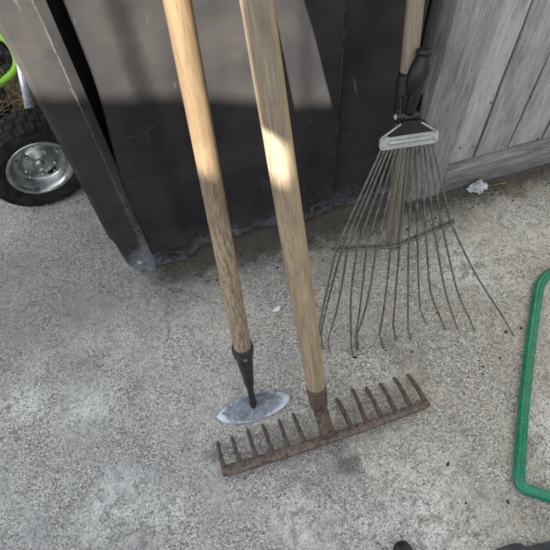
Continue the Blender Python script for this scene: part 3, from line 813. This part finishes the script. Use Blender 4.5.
# galvanised strut rising from behind the wheel
pA = wall(30.5, 112, inn.y - .02); pB = wall(14, 30, inn.y + .10)
bm = NB(); tube(bm, [pA + (pA - pB) * .35, pB + (pB - pA) * .4], .0115, 16); obj('strut', bm, M['silver'], truck)
yq = inn.y + .02
loopp = [wall(-30, 20, yq + .16), wall(-4, 35, yq + .10), wall(6, 40, yq + .08), wall(13, 50, yq + .06), wall(16.5, 62, yq + .04), wall(13, 72, yq + .03), wall(2, 82, yq + .02), wall(-25, 103, yq)]
bm = NB(); tube(bm, smooth_path(loopp, 6), .0085, 14); obj('frame_tube', bm, M['lime'], truck)
bm = NB(); tube(bm, smooth_path([wall(-30, 30, yq + .22), wall(0, 50, yq + .17), wall(8, 58, yq + .14), wall(13, 60, yq + .08)], 5), .013, 12); obj('frame_tube', bm, M['plastic'], truck)
# black bed plate filling the space between the wheels
bm = NB(); bc_ = (wc + wc2) / 2 + V((-.12, 0, .10)); Mb = frame(bc_ + V((0, 0, 0)), (0, 0, 1), axd)
box(bm, (.0, 0, -.02), (.17, .24, .02), Mb, .004); box(bm, (-.10, 0, .14), (.012, .30, .34), Mb, .004); obj('toe_plate', bm, M['plastic'], truck)
# dry grass caught behind the wheel
bm = NB(); gc_ = ground(27, 98, .20)
for k in range(150):
    p = wall(26 + random.gauss(0, 9), 104 + random.gauss(0, 5), wc.y + .15 + random.gauss(0, .03))
    d = V((random.gauss(0, .5), random.gauss(-.1, .5), random.uniform(.5, 1.3))).normalized(); L = random.uniform(.04, .12)
    b = V((random.gauss(0, .05), random.gauss(0, .05), -random.uniform(.0, .05)))
    tube(bm, [p, p + d * L * .5, p + d * L + b], [.0013, .0011, .0004], 4, False)
tag(obj('dry_grass', bm, M['straw']), 'dry straw coloured grass behind the hand truck wheel', 'grass', kind='stuff')
# dark hedge standing beyond the hand truck
hed = thing('hedge', (-1.0, 1.6, 0), 'dark green hedge growing behind the hand truck', 'hedge')
bm = NB()
for k in range(2600):
    p = V((-1.0 + random.uniform(-.85, .85), 1.6 + random.uniform(-.45, .45), random.uniform(.02, 1.6)))
    u = V((random.gauss(0, 1), random.gauss(0, 1), random.gauss(0, .6))).normalized(); w_ = u.orthogonal().normalized(); s_ = random.uniform(.04, .08)
    vs = [bm.verts.new(p - u * s_), bm.verts.new(p + w_ * s_ * .45), bm.verts.new(p + u * s_), bm.verts.new(p - w_ * s_ * .45)]; bm.faces.new(vs)
obj('foliage', bm, M['hedge'], hed, Matrix.Identity(4))
bm = NB()
for k in range(7): tube(bm, [(-1.7 + .23 * k, 1.6, 0), (-1.7 + .23 * k + random.gauss(0, .04), 1.6, 1.2)], [.02, .008], 8)
obj('stems', bm, M['post'], hed)

# ------------------------------------------------------------------ small things on the ground
def lump(bm, c, r, seed, sq=(1, 1, .7), sub=3, amp=.35):
    g_ = bmesh.ops.create_icosphere(bm, subdivisions=sub, radius=1.0)
    for v in g_['verts']:
        n_ = v.co.normalized(); k = 1 + amp * noise.noise(n_ * 1.6 + V((seed, 0, 0))) + amp * .5 * noise.noise(n_ * 4 + V((0, seed, 0)))
        v.co = V(c) + V((n_.x * sq[0], n_.y * sq[1], n_.z * sq[2])) * r * k
bm = NB(); pw_ = ground(476, 190, .0); 
for (dx, dy, dz, r, s) in ((0, 0, .012, .013, 1), (.015, -.003, .009, .011, 4), (-.014, .003, .008, .010, 8), (.004, -.010, .007, .009, 12), (.009, .006, .019, .008, 15), (-.006, -.004, .018, .007, 21), (.024, .004, .006, .007, 25)):
    lump(bm, pw_ + V((dx, dy, dz)), r, s, (1, .9, .8), 3, .7)
tag(obj('plaster_lump', bm, M['chalk']), 'crumbly white lump lying against the fence kickboard', 'plaster lump')
bm = NB(); fp = ground(276.5, 309.5, .001); prism(bm, [fp + V(p) for p in ((-.011, -.004, 0), (.004, -.006, .001), (.013, .003, .002), (.006, .007, .002), (-.004, .003, .003))], V((0, 0, .0018)), .0005, 1)
tag(obj('white_flake', bm, M['flake']), 'small white flake on the concrete between the two wooden handles', 'paint flake')
bits = [(483, 366), (500, 358), (521, 328), (506, 332), (482, 374), (437, 313), (466, 503), (448, 464), (508, 502), (394, 328), (412, 352), (386, 350), (355, 357), (301, 287)]
b0 = None
for i, (px, py) in enumerate(bits):
    c = ground(px, py, .002)
    if b0 is None or i < 5:
        bm = NB(); lump(bm, (0, 0, 0),   .0034, i * 3.1, (1.3, .8, .5), 2, .6); o = obj('leaf_crumb', bm, M['leafbit'], M=Matrix.Translation(c)); protos = [o] if b0 is None else protos + [o]; b0 = o
    else:
        o = protos[i % len(protos)].copy(); COL.objects.link(o)
    s_ = random.uniform(.5, 1.15); o.matrix_basis = Matrix.Translation(c) @ Matrix.Rotation(random.uniform(0, 6), 4, 'Z') @ Matrix.Diagonal((s_, s_, s_, 1))
    tag(o, 'tiny dark crumb of dead leaf lying loose on the concrete', 'leaf crumb', 'dark leaf crumbs scattered on the concrete')
bm = NB()
for k in range(1500):
    x = random.uniform(.02, 1.4); y = -abs(random.gauss(0, .04)) - (.0 if x < .66 else .015) + .005
    r = random.choice((.0010, .0014, .002, .0028)) * random.uniform(.6, 1.3)
    lump(bm, (x, y, r * .4), r, k * .7, (1.2, .9, .7), 1, .5)
tag(obj('soil_crumbs', bm, M['soil']), 'dark soil crumbs washed out along the foot of the shed', 'soil', kind='stuff')
bm = NB()
for k in range(900):
    a = random.random(); x = random.uniform(-.5, 1.5); y = random.uniform(-.9, -.02)
    r = random.choice((.0008, .0011, .0015)) * random.uniform(.7, 1.3); lump(bm, (x, y, r * .3), r, k * .3, (1.2, .9, .6), 1, .5)
tag(obj('grit', bm, M['concrete']), 'loose sandy grit scattered over the concrete', 'grit', kind='stuff')
bm = NB()
for (a, b, c) in (((488, 187), (498, 184), (507, 182.5)), ((497, 196), (512, 193), (528, 197)), ((520, 190), (528, 187), (534, 189)), ((505, 190), (515, 189), (520, 186))):
    tube(bm, smooth_path([ground(*a, .003), ground(*b, .007), ground(*c, .003)], 5), .0012, 5)
for k in range(30):
    p = V((random.uniform(.80, 1.3), -.02 - abs(random.gauss(0, .03)), .002)); an = random.uniform(0, PI); L = random.uniform(.008, .035); d = V((math.cos(an), math.sin(an) * .5, 0)) * L
    tube(bm, [p, p + d * .5 + V((0, 0, .002)), p + d], .0007, 4)
tag(obj('straw_bits', bm, M['straw']), 'pale broken straw bits lying along the fence kickboard', 'straw', kind='stuff')

# black handle end and dark spade at the near edge
hp = ground(398.5, 550, .017); hd = V((.10, -.99, 0)).normalized()
hnd = thing('grip_handle', hp + hd * .2, 'black rubber grip end of a tool handle at the bottom edge', 'tool handle')
bm = NB(); st = ground(398.5, 541.5, .017); tube(bm, [st + hd * d for d in (0, .003, .008, .016, .04, .12)], [.006, .012, .0155, .0172, .0172, .0165], 20); obj('grip', bm, M['plastic'], hnd)
bm = NB(); tube(bm, [st + hd * d for d in (.115, .8)], .0145, 16); obj('shaft', bm, M['leaf_wood'], hnd)
sp_ = thing('garden_spade', ground(530, 580), 'dark steel spade lying on the concrete at the bottom right corner', 'spade')
out = [(492, 551), (503, 546.5), (514, 543), (520, 543.6), (524, 547), (530, 545.6), (552, 541), (580, 538), (590, 575), (575, 610), (515, 612), (495, 580)]
bm = NB(); prism(bm, [ground(a, b, .004) for a, b in out], V((0, 0, .010)), .003, 2); obj('blade', bm, M['iron'], sp_)
bm = NB(); a = ground(545, 600, .016); tube(bm, [a, a + V((.03, -.12, .004)), a + V((.2, -.8, .01))], [.020, .017, .016], 16); obj('socket', bm, M['iron'], sp_)

# ------------------------------------------------------------------ unseen things added behind the camera to throw the shade
Q1 = V((.044, 0, .541)) - SUN * ((2.5 - .541) / -SUN.z)
e_ = V((1, -1, 0)).normalized(); bk = V((-1, -1, 0)).normalized()
house = thing('shade_house', Q1 + bk * 2 - V((0, 0, 2.5)), 'unseen weatherboard house with a low dark steel roof, added behind the yard for its shade', 'house')  # unseen house added; its eave is set along the sun to throw the shade edge
def hbox(name, t0, t1, b0, b1, z0, z1, mat, bev=0):
    bm = NB(); Mh = Matrix((e_, bk, V((0, 0, 1)))).transposed().to_4x4(); Mh.translation = V((Q1.x, Q1.y, 0))
    box(bm, ((t0 + t1) / 2, (b0 + b1) / 2, (z0 + z1) / 2), (t1 - t0, b1 - b0, z1 - z0), Mh, bev); return obj(name, bm, mat, house)
bm = NB(); Mh = Matrix((e_, bk, V((0, 0, 1)))).transposed().to_4x4(); Mh.translation = V((Q1.x, Q1.y, 0))
for k in range(17): box(bm, (1.0, .45 + .004 * (k % 2), .075 + .14 * k), (8.6, .03, .138), Mh)
obj('wall', bm, M['housewall'], house)
bm = NB(); prism(bm, [Mh @ V(p) for p in ((-3.6, 0, 2.42), (-3.6, 0, 2.5), (-3.6, 2.7, 3.5), (-3.6, 2.75, 3.46))], e_ * 9.2); obj('roof', bm, M['roof'], house)
hbox('gutter', -3.6, 5.6, .004, .10, 2.36, 2.415, M['roof'])
hbox('back_wall', -3.3, 5.3, 2.55, 2.6, 0, 3.4, M['housewall'])
shade_hedge = thing('hedge', (4.0, -4.2, 0), 'tall dark unseen hedge added along the open side of the yard to cut sky light', 'hedge')  # unseen hedge added to dim the sky light reaching the shed wall
bm = NB()
for k in range(3600):
    p = V((4.0 + random.uniform(-.5, .5), -4.2 + random.uniform(-4, 4), random.uniform(.02, 3.9)))
    u = V((random.gauss(0, 1), random.gauss(0, 1), random.gauss(0, .6))).normalized(); w_ = u.orthogonal().normalized(); s_ = random.uniform(.10, .2)
    bm.faces.new([bm.verts.new(p - u * s_), bm.verts.new(p + w_ * s_ * .5), bm.verts.new(p + u * s_), bm.verts.new(p - w_ * s_ * .5)])
obj('foliage', bm, M['hedge'], shade_hedge, Matrix.Identity(4))
bm = NB()
for k in range(9): tube(bm, [(4.0, -7.9 + .92 * k, 0), (4.0 + random.gauss(0, .1), -7.9 + .92 * k, 2.6)], [.05, .02], 8)
obj('stems', bm, M['post'], shade_hedge)
# added unseen board standing in for a person; edge shaped to the shadow
P0 = V((.414, 0, .612)) - SUN * 1.9; pn = V((1, 1, 0)).normalized()
def toply(X, Z):
    p = V((X, 0, Z)); s = (p - P0).dot(pn) / SUN.dot(pn); return p - SUN * s
L_ = [toply(.51, .33), toply(.503, .385), toply(.496, .434), toply(.487, .451), toply(.467, .471), toply(.443, .484), toply(.430, .55), toply(.416, .61), toply(.405, .66), toply(.40, .80)]
low = V((L_[0].x + .05, L_[0].y - .05, .02)); rt = L_[0] + e_ * 1.5
poly = [low] + L_ + [V((rt.x, rt.y, 1.95)), V((rt.x, rt.y, .02))]
ply = thing('shade_board', V((low.x, low.y, 0)) + e_ * .6, 'added plywood board on two stakes behind the camera, edge shaped to cast shade', 'board')
bm = NB(); prism(bm, poly, -pn * .015); obj('sheet', bm, M['ply'], ply)
for t in (.25, 1.2):
    a = V((low.x, low.y, 0)) + e_ * t - pn * .045; bm = NB(); box(bm, (a.x, a.y, .8), (.045, .045, 1.6), bev=.003); obj('stake', bm, M['post'], ply)

# ------------------------------------------------------------------ render settings
S.render.engine = 'CYCLES'
S.cycles.max_bounces = 4; S.cycles.diffuse_bounces = 3; S.cycles.glossy_bounces = 2
